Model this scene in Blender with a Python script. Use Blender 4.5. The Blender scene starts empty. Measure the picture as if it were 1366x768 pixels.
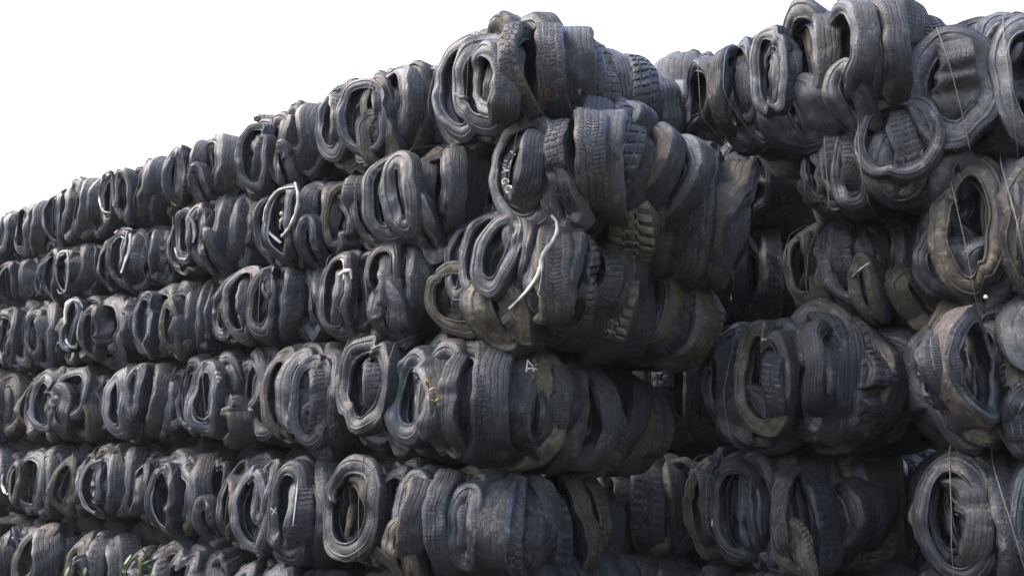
# A wall of baled scrap tyres under a white overcast sky.
import bpy, math, random
import numpy as np
from mathutils import Vector, Matrix

scene = bpy.context.scene
COL = scene.collection
PI = math.pi

# ------------------------------------------------------------------ camera
F = 1100.0                      # focal length in photo pixels (photo is 1366 wide)
PITCH = math.radians(10.1)
EYE = 1.35
TURN = math.radians(34.6)       # the bales' long axis points this far right of the view
PX = np.array([math.cos(TURN), -math.sin(TURN)])     # along the wall, to the right
TX = np.array([math.sin(TURN), math.cos(TURN)])      # into the wall
P0 = np.array([-.58, 4.5])

cam_d = bpy.data.cameras.new('camera')
cam_d.sensor_width = 36.0
cam_d.lens = 36.0 * F / 1366.0
cam_d.clip_end = 2000.0
cam = bpy.data.objects.new('camera', cam_d)
COL.objects.link(cam)
cam.location = (0, 0, EYE)
cam.rotation_euler = (PI / 2 + PITCH, 0, 0)
scene.camera = cam


def ray(u, v):
    x = (u - 683.0) / F
    z = (384.0 - v) / F
    return np.array([x, math.cos(PITCH) - z * math.sin(PITCH), math.sin(PITCH) + z * math.cos(PITCH)])


def at(u, v, t):
    """Where the sight line through a photo point meets the vertical plane t metres behind the front of the wall: (p, t, z)."""
    r = ray(u, v)
    lam = (np.dot(P0, TX) + t) / np.dot(r[:2], TX)
    X = r * lam
    return np.array([np.dot(X[:2] - P0, PX), t, X[2] + EYE])


def depth_of(u, t):
    r = ray(u, 384)
    return (np.dot(P0, TX) + t) / np.dot(r[:2], TX)


def world(p, t, z):
    q = P0 + PX * p + TX * t
    return (q[0], q[1], z)


# ------------------------------------------------------------------ materials
def new_mat(name):
    m = bpy.data.materials.new(name)
    m.use_nodes = True
    nt = m.node_tree
    return m, nt, nt.nodes['Principled BSDF']


def noise(nt, vec, scale, detail=5.0, rough=.6, dist=0.0):
    n = nt.nodes.new('ShaderNodeTexNoise')
    n.inputs['Scale'].default_value = scale
    n.inputs['Detail'].default_value = detail
    n.inputs['Roughness'].default_value = rough
    n.inputs['Distortion'].default_value = dist
    nt.links.new(vec, n.inputs['Vector'])
    return n.outputs['Fac']


def ramp(nt, fac, stops):
    r = nt.nodes.new('ShaderNodeValToRGB')
    e = r.color_ramp.elements
    while len(e) < len(stops):
        e.new(.5)
    for k, (pos, c) in enumerate(stops):
        e[k].position = pos
        e[k].color = (c[0], c[1], c[2], 1) if not isinstance(c, (int, float)) else (c, c, c, 1)
    nt.links.new(fac, r.inputs['Fac'])
    return r.outputs['Color']


def mix(nt, fac, a, b):
    m = nt.nodes.new('ShaderNodeMix')
    m.data_type = 'RGBA'
    for val, key in ((fac, 0), (a, 6), (b, 7)):
        if isinstance(val, (int, float)):
            m.inputs[key].default_value = val
        elif isinstance(val, tuple):
            m.inputs[key].default_value = (val[0], val[1], val[2], 1)
        else:
            nt.links.new(val, m.inputs[key])
    return m.outputs[2]


def rubber(name, base, dust, amount, rough=(.38, .62), bump=.25, moss=None, dens=1.0):
    m, nt, bs = new_mat(name)
    tc = nt.nodes.new('ShaderNodeTexCoord')
    oi = nt.nodes.new('ShaderNodeObjectInfo')
    add = nt.nodes.new('ShaderNodeVectorMath')
    add.operation = 'MULTIPLY_ADD'
    nt.links.new(oi.outputs['Random'], add.inputs[0])
    add.inputs[1].default_value = (37.0, 53.0, 71.0)
    nt.links.new(tc.outputs['Object'], add.inputs[2])
    vec = add.outputs[0]
    n1 = noise(nt, vec, 4.5 * dens, 7, .62, .6)
    n2 = noise(nt, vec, 38 * dens, 4, .6)
    n3 = noise(nt, vec, 150, 3, .6)
    # per tyre shade of rubber
    shade = mix(nt, oi.outputs['Random'], tuple(c * .5 for c in base), tuple(c * 2.1 for c in base))
    d1 = ramp(nt, n1, [(.5 - amount * .42, 0.0), (.86 - amount * .35, 1.0)])
    d2 = ramp(nt, n2, [(.35, 0.25), (.7, 1.0)])
    mul = nt.nodes.new('ShaderNodeMath')
    mul.operation = 'MULTIPLY'
    nt.links.new(d1, mul.inputs[0])
    nt.links.new(d2, mul.inputs[1])
    c = mix(nt, mul.outputs[0], shade, dust)
    n5 = noise(nt, vec, 13 * dens, 6, .7, 1.2)          # scuffs and dried splashes
    c = mix(nt, ramp(nt, n5, [(.53, 0.0), (.64, .75)]), c, (min(.4, dust[0] * 1.65), min(.4, dust[1] * 1.6), min(.4, dust[2] * 1.5)))
    n6 = noise(nt, vec, 9 * dens, 5, .65, .5)           # tarry blacker patches
    c = mix(nt, ramp(nt, n6, [(.30, .75), (.46, 0.0)]), c, (.009, .009, .010))
    if moss:
        n4 = noise(nt, vec, 7, 6, .65, .4)
        c = mix(nt, ramp(nt, n4, [(.52, 0.0), (.68, .85)]), c, moss)
    nt.links.new(c, bs.inputs['Base Color'])
    rr = mix(nt, ramp(nt, n1, [(.38, 0.0), (.62, 1.0)]), (rough[0],) * 3, (rough[1],) * 3)
    rr = mix(nt, ramp(nt, n3, [(.45, 0.0), (.75, .5)]), rr, (min(.95, rough[1] + .2),) * 3)
    nt.links.new(rr, bs.inputs['Roughness'])
    bs.inputs['Specular IOR Level'].default_value = .5
    # creases: stretched noise ridges, plus grain
    n7 = noise(nt, vec, 22 * dens, 3, .5, 2.2)
    cr = ramp(nt, n7, [(.44, 0.0), (.5, 1.0), (.56, 0.0)])
    hs = nt.nodes.new('ShaderNodeMath')
    hs.operation = 'ADD'
    nt.links.new(n2, hs.inputs[0])
    nt.links.new(n3, hs.inputs[1])
    hs2 = nt.nodes.new('ShaderNodeMath')
    hs2.operation = 'MULTIPLY_ADD'
    nt.links.new(cr, hs2.inputs[0])
    hs2.inputs[1].default_value = -.55
    nt.links.new(hs.outputs[0], hs2.inputs[2])
    hs = hs2
    bp = nt.nodes.new('ShaderNodeBump')
    bp.inputs['Strength'].default_value = bump
    bp.inputs['Distance'].default_value = .009
    nt.links.new(hs.outputs[0], bp.inputs['Height'])
    nt.links.new(bp.outputs[0], bs.inputs['Normal'])
    return m


def plain(name, col, rough=.7, var=.25, scale=18):
    m, nt, bs = new_mat(name)
    tc = nt.nodes.new('ShaderNodeTexCoord')
    n = noise(nt, tc.outputs['Object'], scale, 5, .6)
    c = mix(nt, ramp(nt, n, [(.3, 0.0), (.7, 1.0)]), tuple(x * (1 - var) for x in col), tuple(min(1, x * (1 + var)) for x in col))
    nt.links.new(c, bs.inputs['Base Color'])
    bs.inputs['Roughness'].default_value = rough
    return m


M = {}
M['side'] = rubber('sidewall_rubber', (.010, .0122, .0168), (.056, .060, .067), .34, (.17, .46), .36)
M['sideg'] = rubber('grey_sidewall_rubber', (.020, .0240, .031), (.100, .106, .114), .45, (.22, .54), .38)
M['sideb'] = rubber('brown_sidewall_rubber', (.021, .0205, .019), (.11, .098, .074), .55, (.36, .66), .42)
M['tread'] = rubber('tread_rubber', (.009, .0112, .0155), (.048, .052, .059), .4, (.34, .62), .6)
M['treadg'] = rubber('dusty_tread_rubber', (.019, .0215, .0255), (.09, .092, .092), .55, (.42, .7), .65)
M['treadt'] = rubber('clay_caked_tread_rubber', (.045, .042, .035), (.20, .185, .145), .8, (.6, .85), .5)
M['treadm'] = rubber('mossy_tread_rubber', (.022, .022, .021), (.09, .08, .05), .6, (.5, .75), .35, (.06, .07, .018))
M['treadr'] = rubber('red_brown_tread_rubber', (.034, .033, .032), (.14, .122, .112), .8, (.42, .7), .65)
M['white'] = plain('chalk_white_rubber', (.46, .46, .44), .5, .2, 30)
M['pale'] = plain('pale_bead_rubber', (.27, .27, .26), .45, .35, 25)
M['film'] = plain('pale_plastic_film', (.5, .5, .44), .4, .25, 14)
M['wire'] = plain('rusty_wire', (.09, .08, .07), .45, .5, 60)
M['wirel'] = plain('bright_wire', (.16, .155, .145), .4, .3, 60)
M['leaf'] = plain('young_leaf', (.05, .11, .025), .5, .3, 40)
M['leafy'] = plain('yellow_leaf', (.30, .24, .05), .5, .3, 40)
M['stem'] = plain('plant_stem', (.07, .08, .03), .6, .2, 40)
M['straw'] = plain('dry_straw', (.33, .29, .13), .8, .3, 40)
M['red'] = plain('red_paint', (.35, .10, .08), .6, .2, 60)


# ------------------------------------------------------------------ mesh helpers
def link_mesh(name, verts, faces_quads, mat, parent=None, smooth=True, tris=None):
    me = bpy.data.meshes.new(name)
    nv = len(verts)
    nq = 0 if faces_quads is None else len(faces_quads)
    ntri = 0 if tris is None else len(tris)
    me.vertices.add(nv)
    me.vertices.foreach_set('co', np.asarray(verts, dtype=np.float32).ravel())
    loops = []
    if nq:
        loops.append(np.asarray(faces_quads, dtype=np.int32).ravel())
    if ntri:
        loops.append(np.asarray(tris, dtype=np.int32).ravel())
    lv = np.concatenate(loops)
    me.loops.add(len(lv))
    me.loops.foreach_set('vertex_index', lv)
    starts = np.concatenate([np.arange(nq) * 4, nq * 4 + np.arange(ntri) * 3]).astype(np.int32)
    me.polygons.add(nq + ntri)
    me.polygons.foreach_set('loop_start', starts)
    me.polygons.foreach_set('use_smooth', np.full(nq + ntri, smooth))
    me.update(calc_edges=True)
    me.materials.append(mat)
    o = bpy.data.objects.new(name, me)
    COL.objects.link(o)
    if parent is not None:
        o.parent = parent
    return o


def grid_faces(na, nb, wrap_a=True, wrap_b=True):
    """Quads of a grid of na rows (index a*nb+b)."""
    a = np.arange(na if wrap_a else na - 1)
    b = np.arange(nb if wrap_b else nb - 1)
    A, B = np.meshgrid(a, b, indexing='ij')
    A2 = (A + 1) % na
    B2 = (B + 1) % nb
    q = np.stack([A * nb + B, A2 * nb + B, A2 * nb + B2, A * nb + B2], axis=-1)
    return q.reshape(-1, 4)


def tube(path, r, n=5, closed=False):
    path = np.asarray(path, float)
    k = len(path)
    if closed:
        tan = np.roll(path, -1, 0) - np.roll(path, 1, 0)
    else:
        tan = np.gradient(path, axis=0)
    tan /= np.linalg.norm(tan, axis=1)[:, None] + 1e-9
    ref = np.array([.31, .21, .93])
    s = np.cross(tan, ref)
    s /= np.linalg.norm(s, axis=1)[:, None] + 1e-9
    t = np.cross(tan, s)
    rr = np.broadcast_to(np.asarray(r, float), (k,))
    ang = np.arange(n) * 2 * PI / n
    v = path[:, None, :] + rr[:, None, None] * (np.cos(ang)[None, :, None] * s[:, None, :] + np.sin(ang)[None, :, None] * t[:, None, :])
    return v.reshape(-1, 3), grid_faces(k, n, closed, True)


# ------------------------------------------------------------------ the tyre
def half_profile():
    # (rho from bead to tread, share of half width) along the outside of a sidewall
    out = [(-.01, .58), (.005, .74), (.045, .88), (.085, .90), (.115, .84), (.14, .74), (.18, .78), (.28, .90), (.40, .97), (.52, .99),
           (.60, .97), (.635, .93), (.66, 1.01), (.71, 1.03), (.735, .95), (.80, .93), (.87, .88), (.92, .82), (.945, .74)]
    inn = [(.925, .66), (.84, .78), (.68, .86), (.5, .87), (.34, .82), (.2, .70), (.08, .56), (.01, .52)]
    return out, inn


def casing_profile():
    out, inn = half_profile()
    loop = [(r, w, 0) for r, w in out] + [(.95, .38, 0), (.95, -.38, 0)] + [(r, -w, 0) for r, w in reversed(out)]
    loop += [(r, -w, 1) for r, w in reversed(inn)] + [(.915, -.3, 1), (.915, .3, 1)] + [(r, w, 1) for r, w in inn]
    return np.array([(r, w) for r, w, k in loop])


PROFILE = casing_profile()
_o, _i = half_profile()
OUT_R = np.array([q[0] for q in _o])
OUT_W = np.array([q[1] for q in _o])


def coarse_profile():
    loop = [(0, .6), (.1, .83), (.5, 1.0), (.9, .88), (1.0, .5), (1.0, -.5), (.9, -.88), (.5, -1.0), (.1, -.83), (0, -.6), (.5, -.85), (.9, -.4), (.9, .4), (.5, .85)]
    return np.array(loop)


class Shape:
    """One way a tyre has been crushed: maps (rho, angle, width share) to a point. x across, y along the axle, z up."""

    def __init__(self, seed, R, W, sx, hole=.60, crush=1.0, kinks=None, dish=None, square=None, roll=.26):
        g = np.random.RandomState(seed % (2 ** 31 - 1))
        self.R, self.rb, self.W, self.sx = R, R * hole, W, sx
        self.sxi = max(.34 if sx < .7 else .5, (R * sx - .8 * (R - R * hole)) / (R * hole))
        if hole < .42:
            self.rb = R * .5
            self.sxi = .13
        self.a = [(k, g.uniform(-1, 1) * .030 * crush / (k ** .8), g.uniform(0, 2 * PI)) for k in (2, 3, 4)]
        self.b = [(k, g.uniform(-1, 1) * .11 * crush / (k ** .8), g.uniform(0, 2 * PI)) for k in (1, 2, 3, 4)]
        self.c = [(k, g.uniform(-1, 1) * roll * crush / (k ** .6), g.uniform(0, 2 * PI)) for k in (1, 2, 3)]
        self.phi0 = g.uniform(-.22, .22) if dish is None else dish
        self.d = [(k, g.uniform(-1, 1) * .013 * crush, g.uniform(0, 2 * PI)) for k in (2, 3)]
        self.wf = [(k, g.uniform(-1, 1) * .12 * crush, g.uniform(0, 2 * PI)) for k in (1, 2, 3)]
        self.n = g.uniform(1.95, 2.45) if square is None else square
        if kinks is None:
            kinks = []
            for _ in range(g.choice([0, 1, 1, 2, 2])):
                kinks.append((g.uniform(0, 2 * PI), g.uniform(.06, .24) * crush, g.uniform(.09, .24)))
        self.kinks = kinks
        self.dents = [(g.uniform(0, 2 * PI), g.uniform(.2, .55) * crush, g.uniform(.25, .6), g.choice([-1, 1])) for _ in range(4)]
        self.bend = (g.uniform(-.18, .18) * crush, g.uniform(-.10, .10) * crush)
        self.ph = g.uniform(0, 6.28, 9)

    def at(self, rho, th, ws):
        rho, th, ws = np.broadcast_arrays(np.asarray(rho, float), np.asarray(th, float), np.asarray(ws, float))
        S = lambda L: sum(A * np.cos(k * th + f) for k, A, f in L)
        sup = (np.abs(np.sin(th)) ** self.n + np.abs(np.cos(th)) ** self.n) ** (-1.0 / self.n)
        Ro = self.R * (1 + S(self.a)) * (.35 + .65 * sup)
        Ri = self.rb * (1 + S(self.b)) * (.25 + .75 * sup)
        kg = np.zeros_like(th)
        for t0, dep, wd in self.kinks:
            dth = (th - t0 + PI) % (2 * PI) - PI
            gg = np.exp(-(dth / wd) ** 2)
            Ro = Ro * (1 - dep * gg)
            Ri = Ri * (1 - dep * 1.3 * gg)
            kg = kg + gg * dep * 3.0
        Ri = np.minimum(Ri, Ro - .22 * self.R)
        w = ws * self.W * .5 * (1 + S(self.wf)) * (1 + .5 * kg)
        for t0, dep, wd, s in self.dents:
            dth = (th - t0 + PI) % (2 * PI) - PI
            bump = np.clip(np.sin(np.clip(rho, 0, 1) * PI), 0, 1) ** 1.3
            w = w - s * dep * self.W * .5 * np.exp(-(dth / wd) ** 2) * bump * np.where(ws * s > 0, 1.0, .8)
        rad = Ri + (Ro - Ri) * rho
        phi = self.phi0 + S(self.c)
        rc = Ri + (Ro - Ri) * .70
        dr = rad - rc
        r2 = rc + dr * np.cos(phi) - w * np.sin(phi)
        y = dr * np.sin(phi) + w * np.cos(phi)
        y = y + S(self.d) * (r2 / self.R)
        x = r2 * np.sin(th) * (self.sxi + (self.sx - self.sxi) * np.clip(rho, 0, 1))
        z = r2 * np.cos(th)
        y = y + self.bend[0] * x * x / self.R + self.bend[1] * z * z / self.R
        p = self.ph
        x = x + .003 * np.sin(21 * z + p[0] + 9 * y) + .003 * np.sin(43 * y + 31 * z + p[1])
        z = z + .003 * np.sin(19 * x + p[2] + 13 * y) + .003 * np.sin(37 * x + p[3])
        y = y + .003 * np.sin(17 * x + 14 * z + p[4]) + .003 * np.sin(41 * z + 23 * x + p[5])
        return np.stack([x, y, z], axis=-1)

    def on_side(self, rho, th, side, lift=.0):
        """A point on the outside of a sidewall (side -1 faces out of the wall)."""
        w = np.interp(rho, OUT_R, OUT_W) * side
        return self.at(rho, th, w * (1 + lift / (self.W * .5)))


def tread_depth(kind, th, w, n):
    """How deep the tread is cut, 0..1, at an angle and a width share -1..1."""
    u = th / (2 * PI)
    fr = lambda v: v - np.floor(v)
    aw = np.abs(w)
    ring = lambda c, h: (np.abs(aw - c) < h) * 1.0
    if kind == 0:
        g = np.maximum(ring(.20, .035), ring(.56, .04))
        lat = (fr(u * n + .3 * w) < .24) * (aw > .6) + .45 * (fr(u * n * 1.0 + .5 * w) < .2) * (aw <= .6)
    elif kind == 1:
        g = np.maximum(ring(.0, .05), ring(.5, .05))
        lat = (fr(u * n + 1.3 * aw) < .26) * 1.0
    elif kind == 2:
        zz = .09 * np.sign(fr(u * n * .5) - .5)
        g = ((np.abs(w - .28 - zz) < .075) | (np.abs(w + .28 + zz) < .075)) * 1.0
        lat = ((fr(u * n * .5 + .25 * np.sign(w)) < .30) & (aw > .30)) * 1.0 + .5 * (fr(u * n * .5 + .5) < .22) * (aw < .3)
    elif kind == 3:
        g = .45 * np.maximum(ring(.25, .05), ring(.62, .05))
        lat = .25 * (fr(u * n) < .25) * (aw > .66)
    elif kind == 4:
        g = .55 * np.maximum(np.maximum(ring(.0, .035), ring(.34, .035)), ring(.66, .035))
        lat = .35 * (fr(u * n + .6 * w) < .22) * (aw > .7)
    else:
        g = ring(.36, .06)
        lat = ((fr(u * n * .5 + .45 * w) < .3)) * 1.0
    return np.clip(g + lat, 0, 1)


def tyre_arrays(sh, kind, hi=True):
    ns = 108 if hi else 64
    th = np.arange(ns) * 2 * PI / ns
    prof = PROFILE
    cas = sh.at(prof[None, :, 0], th[:, None], prof[None, :, 1])
    npf = len(prof)
    nt = 312 if hi else 112
    n = 78 if hi else 28
    nw = 32 if hi else 15
    tt = np.arange(nt) * 2 * PI / nt
    w = np.linspace(-1, 1, nw)
    dep = tread_depth(kind, tt[:, None], w[None, :], n)
    dep[:, 0] = dep[:, -1] = 0
    hw = .86
    rho = 1.0 - .025 * np.abs(w) ** 2 - .06 * np.abs(w) ** 8
    rho = rho[None, :] - dep * (.09 if kind in (2, 5) else .055) * (1 if hi else .9)
    W2 = np.concatenate([[-hw * .97], w * hw, [hw * .97]])
    rh = np.concatenate([np.full((nt, 1), .88), rho, np.full((nt, 1), .88)], axis=1)
    tr = sh.at(rh, tt[:, None], W2[None, :])
    return cas.reshape(-1, 3), grid_faces(ns, npf), tr.reshape(-1, 3), grid_faces(nt, nw + 2, True, False)


SIDE_MATS = ['side', 'side', 'side', 'sideg', 'sideg', 'sideb']
TREAD_MATS = ['tread', 'tread', 'tread', 'tread', 'treadg', 'treadg']


# ------------------------------------------------------------------ pools of shared tyre meshes for the tyres further in
POOL = []


def make_pool(k, hi):
    for i in range(k):
        g = random.Random(900 + i)
        sh = Shape(5000 + i * 17, .325, g.uniform(.13, .18), g.uniform(.84, .98), g.uniform(.52, .64), .9)
        kind = i % 6
        c, cf, t, tf = tyre_arrays(sh, kind, hi)
        o = link_mesh('tyre', c, cf, M[g.choice(SIDE_MATS)])
        d = link_mesh('tread', t, tf, M[g.choice(TREAD_MATS)], None, False)
        POOL.append((o.data, d.data, c[::9], t[::11]))
        bpy.data.objects.remove(o)
        bpy.data.objects.remove(d)


make_pool(36, True)


def core_mesh(seed, w, L, h):
    g = random.Random(seed)
    V, Q, off = [], [], 0
    prof = coarse_profile()
    ns = 22
    th = np.arange(ns) * 2 * PI / ns
    y = .0
    while y < L:
        nx = max(2, round(w / .36))
        for k in range(nx):
            x = -w / 2 + (k + .5) * w / nx + g.uniform(-.04, .04)
            sh = Shape(g.randrange(10 ** 6), h * .5, .16, .95, .35, .5)
            v = sh.at(prof[None, :, 0], th[:, None], prof[None, :, 1]).reshape(-1, 3)
            a = g.uniform(-.3, .3)
            c, s = math.cos(a), math.sin(a)
            v = np.stack([v[:, 0] * c - v[:, 1] * s + x, v[:, 0] * s + v[:, 1] * c + y, v[:, 2] + h * .5], -1)
            V.append(v)
            Q.append(grid_faces(ns, len(prof)) + off)
            off += len(v)
        y += .13
    return np.concatenate(V), np.concatenate(Q)


# ------------------------------------------------------------------ bales
class Bale:
    """A bale in its own frame: x across its front end, y along its length into the wall, z up from its foot."""

    def __init__(self, key, rect, t0, L, label, group, yaw=0.0, flank=False, droop=0.0):
        self.flank = flank
        u0, u1, v0, v1 = rect
        um, vm = (u0 + u1) / 2, (v0 + v1) / 2
        c = at(um, vm, t0)
        self.t0, self.L, self.key = t0, L, key
        self.turn = TURN + math.radians(yaw)
        dr = math.radians(droop)                                  # its far end sags by this much
        cs, sn = math.cos(self.turn), math.sin(self.turn)
        self.ax = np.array([cs, -sn, 0.0])
        self.ay = np.array([sn * math.cos(dr), cs * math.cos(dr), -math.sin(dr)])
        self.az = np.array([sn * math.sin(dr), cs * math.sin(dr), math.cos(dr)])
        o2 = P0 + PX * c[0] + TX * t0
        self.org = np.array([o2[0], o2[1], at(um, v1, t0)[2]])
        self.h = self.local(um, v0, 0)[2] - self.local(um, v1, 0)[2]
        xl, xr = self.local(u0, vm, 0)[0], self.local(u1, vm, 0)[0]
        self.w = xr - xl
        self.org = self.org + self.ax * (xl + xr) / 2
        e = bpy.data.objects.new('tyre_bale', None)
        COL.objects.link(e)
        e.empty_display_size = .2
        e.location = self.org
        e.rotation_euler = Matrix(np.stack([self.ax, self.ay, self.az], 1).tolist()).to_euler('XYZ')
        e['label'] = label
        e['category'] = 'tyre bale'
        e['group'] = group
        self.o = e
        self.pts = []
        self.n = 0
        self.rng = random.Random(key)

    def local(self, u, v, y):
        """The sight line through a photo point, met with the plane y metres behind this bale's front."""
        r = ray(u, v)
        o = self.org - np.array([0, 0, EYE])
        lam = (np.dot(o, self.ay) + y) / np.dot(r, self.ay)
        d = r * lam - o
        return np.array([np.dot(d, self.ax), y, np.dot(d, self.az), r[1] * lam])

    def y_at_side(self, u):
        """How far along its right flank (x = w/2) the bale is met at photo column u."""
        r = ray(u, 384)[:2]
        lam = (np.dot(self.org[:2], self.ax[:2]) + self.w / 2) / np.dot(r, self.ax[:2])
        return float(np.dot(r * lam - self.org[:2], self.ay[:2]))

    def view_turn(self, u):
        """Yaw, in this bale, at which a tyre would face the camera squarely, seen at photo column u."""
        return self.turn - math.atan((u - 683.0) / 1117.0)

    def warp(self, v):
        """The press rounds a bale: its ends bulge and its edges are drawn in."""
        xm = self.w * .5 + .07
        q = np.clip(np.abs(v[:, 0]) / xm, 0, 1.15)
        f = np.clip(1 - q ** 4.0, .06, 1) ** .36
        f = np.maximum(f, .56)
        if self.flank:                     # its right flank is rounded by the tyres stacked there
            f = np.where(v[:, 0] > 0, np.maximum(f, .86), f)
            q = np.where(v[:, 0] > 0, np.minimum(q, .7), q)
        zc = self.h * .5
        out = v.copy()
        out[:, 2] = zc + (v[:, 2] - zc) * f
        out[:, 1] = v[:, 1] + .10 * np.minimum(q, 1.1) ** 2 + .10 * np.clip(np.abs(v[:, 2] - zc) / zc, 0, 1.2) ** 3
        return out

    def place(self, o, x, y, z, yaw, roll, pitch=0.0):
        o.parent = self.o
        o.location = (x, y, z)
        o.rotation_mode = 'XYZ'
        # roll about own axle (y) first, then pitch about x, then yaw about z
        from mathutils import Matrix
        m = Matrix.Rotation(yaw, 3, 'Z') @ Matrix.Rotation(pitch, 3, 'X') @ Matrix.Rotation(roll, 3, 'Y')
        o.rotation_euler = m.to_euler('XYZ')
        return np.array(m)

    def put(self, cv, cf, tv, tf, sm, tm, x, y, z, yaw, roll, pitch, warp=True):
        """Link one tyre (casing and, as its child, tread) and press it into the bale's rounded outline."""
        R3 = np.array(Matrix.Rotation(yaw, 3, 'Z') @ Matrix.Rotation(pitch, 3, 'X') @ Matrix.Rotation(roll, 3, 'Y'))
        loc = np.array([x, y, z])
        if warp:
            cv = (self.warp(cv @ R3.T + loc) - loc) @ R3
            tv = (self.warp(tv @ R3.T + loc) - loc) @ R3
        self.press = (lambda v: (self.warp(v @ R3.T + loc) - loc) @ R3) if warp else (lambda v: v)
        o = link_mesh('tyre', cv, cf, sm)
        self.place(o, x, y, z, yaw, roll, pitch)
        link_mesh('tread', tv, tf, tm, o, False)
        return o, R3, cv, tv

    def shells(self, spec):
        """The tyres stacked along the right flank, given by the photo column where each one's tread shows."""
        toks = spec.split()
        g = self.rng
        last = self.y_at_side(float(toks[-1].split(':')[0]))
        for tk in toks:
            f = tk.split(':')
            y = self.y_at_side(float(f[0]))
            if y < .14:
                continue
            k = g.choice([0, 1, 1, 2, 2, 5, 5, 4, 3]) if len(f) < 2 or f[1] == '' else int(f[1])
            sm = f[2] if len(f) > 2 and f[2] else g.choice(SIDE_MATS)
            tm = f[3] if len(f) > 3 else g.choice(['tread', 'tread', 'tread', 'tread', 'treadg', 'treadg', 'treadr', 'treadm'])
            taper = max(0.0, y / last - .90)
            tan = tm == 'treadt'
            R = self.h * (g.uniform(.485, .55) * (1.03 if tan else 1) - .5 * taper)
            sx = g.uniform(.9, 1.04)
            sh = Shape(g.randrange(10 ** 6), R, .24 if tan else g.uniform(.13, .21), sx, .55, 1.0, [(g.uniform(0, 6.28), g.uniform(.04, .18), .25), (g.uniform(.6, 2.5), g.uniform(.0, .10), .2)], g.uniform(-.1, .35), g.uniform(1.95, 2.2), .22)
            sh.bend = (g.uniform(-.34, -.10), g.uniform(-.12, .05))
            cv, cf, tv, tf = tyre_arrays(sh, k, True)
            yaw, roll, pitch = (g.uniform(-.85, -.3) if self.turn - TURN > .2 else g.uniform(-.55, -.10)), g.uniform(-3, 3), g.uniform(-.20, .12)
            y = y + .8 * R * math.sin(-yaw) - sh.bend[0] * R
            x = self.w / 2 - R * sx * .80 + g.uniform(-.05, .05) - .25 * taper * self.h
            z = self.h * .5 + g.uniform(-.025, .025)
            o, m, cv, tv = self.put(cv, cf, tv, tf, M[sm], M[tm], x, y, z, yaw, roll, pitch, False)
            self.note(cv[::7], m, x, y, z)
            self.note(tv[::9], m, x, y, z)
            self.L = y + .05
            if y > .15:
                self.pooled(x - .40 + g.uniform(-.05, .05), y + .05, self.h * .5 + g.uniform(-.03, .02), self.h * g.uniform(.43, .49) - .1 * taper, g.uniform(-.3, .3), g.uniform(-3, 3), g.uniform(-.15, .15), .9)

    def note(self, v, m, x, y, z):
        self.pts.append(v @ m.T + np.array([x, y, z]))

    def tyre(self, spec):
        """One tyre of the outside, from where it shows in the photo: kind u0 u1 v0 v1 y [options]."""
        f = spec.split()
        kindc, u0, u1, v0, v1, y = f[0], *[float(q) for q in f[1:6]]
        opt = {}
        for q in f[6:]:
            k, v = q.split('=')
            opt[k] = v
        um, vm = (u0 + u1) / 2, (v0 + v1) / 2
        view_turn = self.view_turn
        if kindc == 't':                   # what shows is the near edge: the tyre itself reaches back from there
            y = y + .22 * math.cos(view_turn(um))
        c = self.local(um, vm, y)
        cosv = math.cos(math.atan((um - 683) / 1117.0))
        m_per_px = (self.local(um, v0, y)[2] - self.local(um, v1, y)[2]) / (v1 - v0)
        R = m_per_px * (v1 - v0) / 2
        R *= 1.0 if 'nowarp' in opt else 1.05
        R = min(max(R, .2), .42)
        wm = m_per_px * (u1 - u0) * cosv ** .5
        seed = int(u0 * 7 + v0 * 131 + u1 * 17) + 77
        g = random.Random(seed)
        sx = float(opt.get('sx', g.uniform(.82, .95)))
        W = float(opt.get('W', g.uniform(.085, .125)))
        if kindc in 'fg':
            if kindc == 'f':
                al = view_turn(um) - math.radians(float(opt.get('yaw', g.uniform(4, 16))))
                if 'sx' not in opt:
                    sx = (wm - W * abs(math.sin(al))) / (2 * R * math.cos(al))
                    if sx > 1.02:
                        al *= .5
                        sx = (wm - W * abs(math.sin(al))) / (2 * R * math.cos(al))
                    sx = min(1.25, max(.42, sx))
            else:
                best = min(((abs(2 * R * sx * math.cos(a_) + W * math.sin(a_) - wm), a_) for a_ in np.linspace(0.05, 1.5, 60)))
                al = -best[1]
        else:
            al = math.radians(float(opt.get('al', g.uniform(76, 92))))
            W = min(.26, max(.12, (wm - 2 * R * sx * abs(math.cos(al))) / max(.3, math.sin(al))))
        yaw = view_turn(um) - al
        roll = math.radians(float(opt.get('roll', g.uniform(-7, 7))))
        kinks = None
        if 'kink' in opt:
            a, d, w_ = [float(q) for q in opt['kink'].split(',')]
            kinks = [(math.radians(a), d, w_)]
        if kindc == 't' and kinks is None:
            kinks = [(g.uniform(0, 2 * PI), g.uniform(.04, .12), .3)]
        sh = Shape(seed + int(opt.get('seed', 0)) * 1009, R * .995, W, sx, min(.72, float(opt.get('hole', g.uniform(.56, .66))) * 1.04),
                   float(opt.get('crush', .55 if kindc == 't' else .9)), kinks, float(opt['dish']) if 'dish' in opt else None,
                   float(opt['sq']) if 'sq' in opt else None, .24 if kindc == 't' else .15)
        kind = int(opt.get('k', g.choice([0, 0, 1, 1, 2, 3, 4, 5])))
        cv, cf, tv, tf = tyre_arrays(sh, kind, True)
        sm = opt.get('s', g.choice(SIDE_MATS))
        tm = opt.get('t', g.choice(TREAD_MATS))
        x, z = c[0], c[2]
        o, m, cv, tv = self.put(cv, cf, tv, tf, M[sm], M[tm], x, y, z, yaw, roll, math.radians(float(opt.get('pitch', 0))), opt.get('nowarp') is None)
        self.note(cv[::7], m, x, y, z)
        self.note(tv[::9], m, x, y, z)
        self.n += 1
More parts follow.
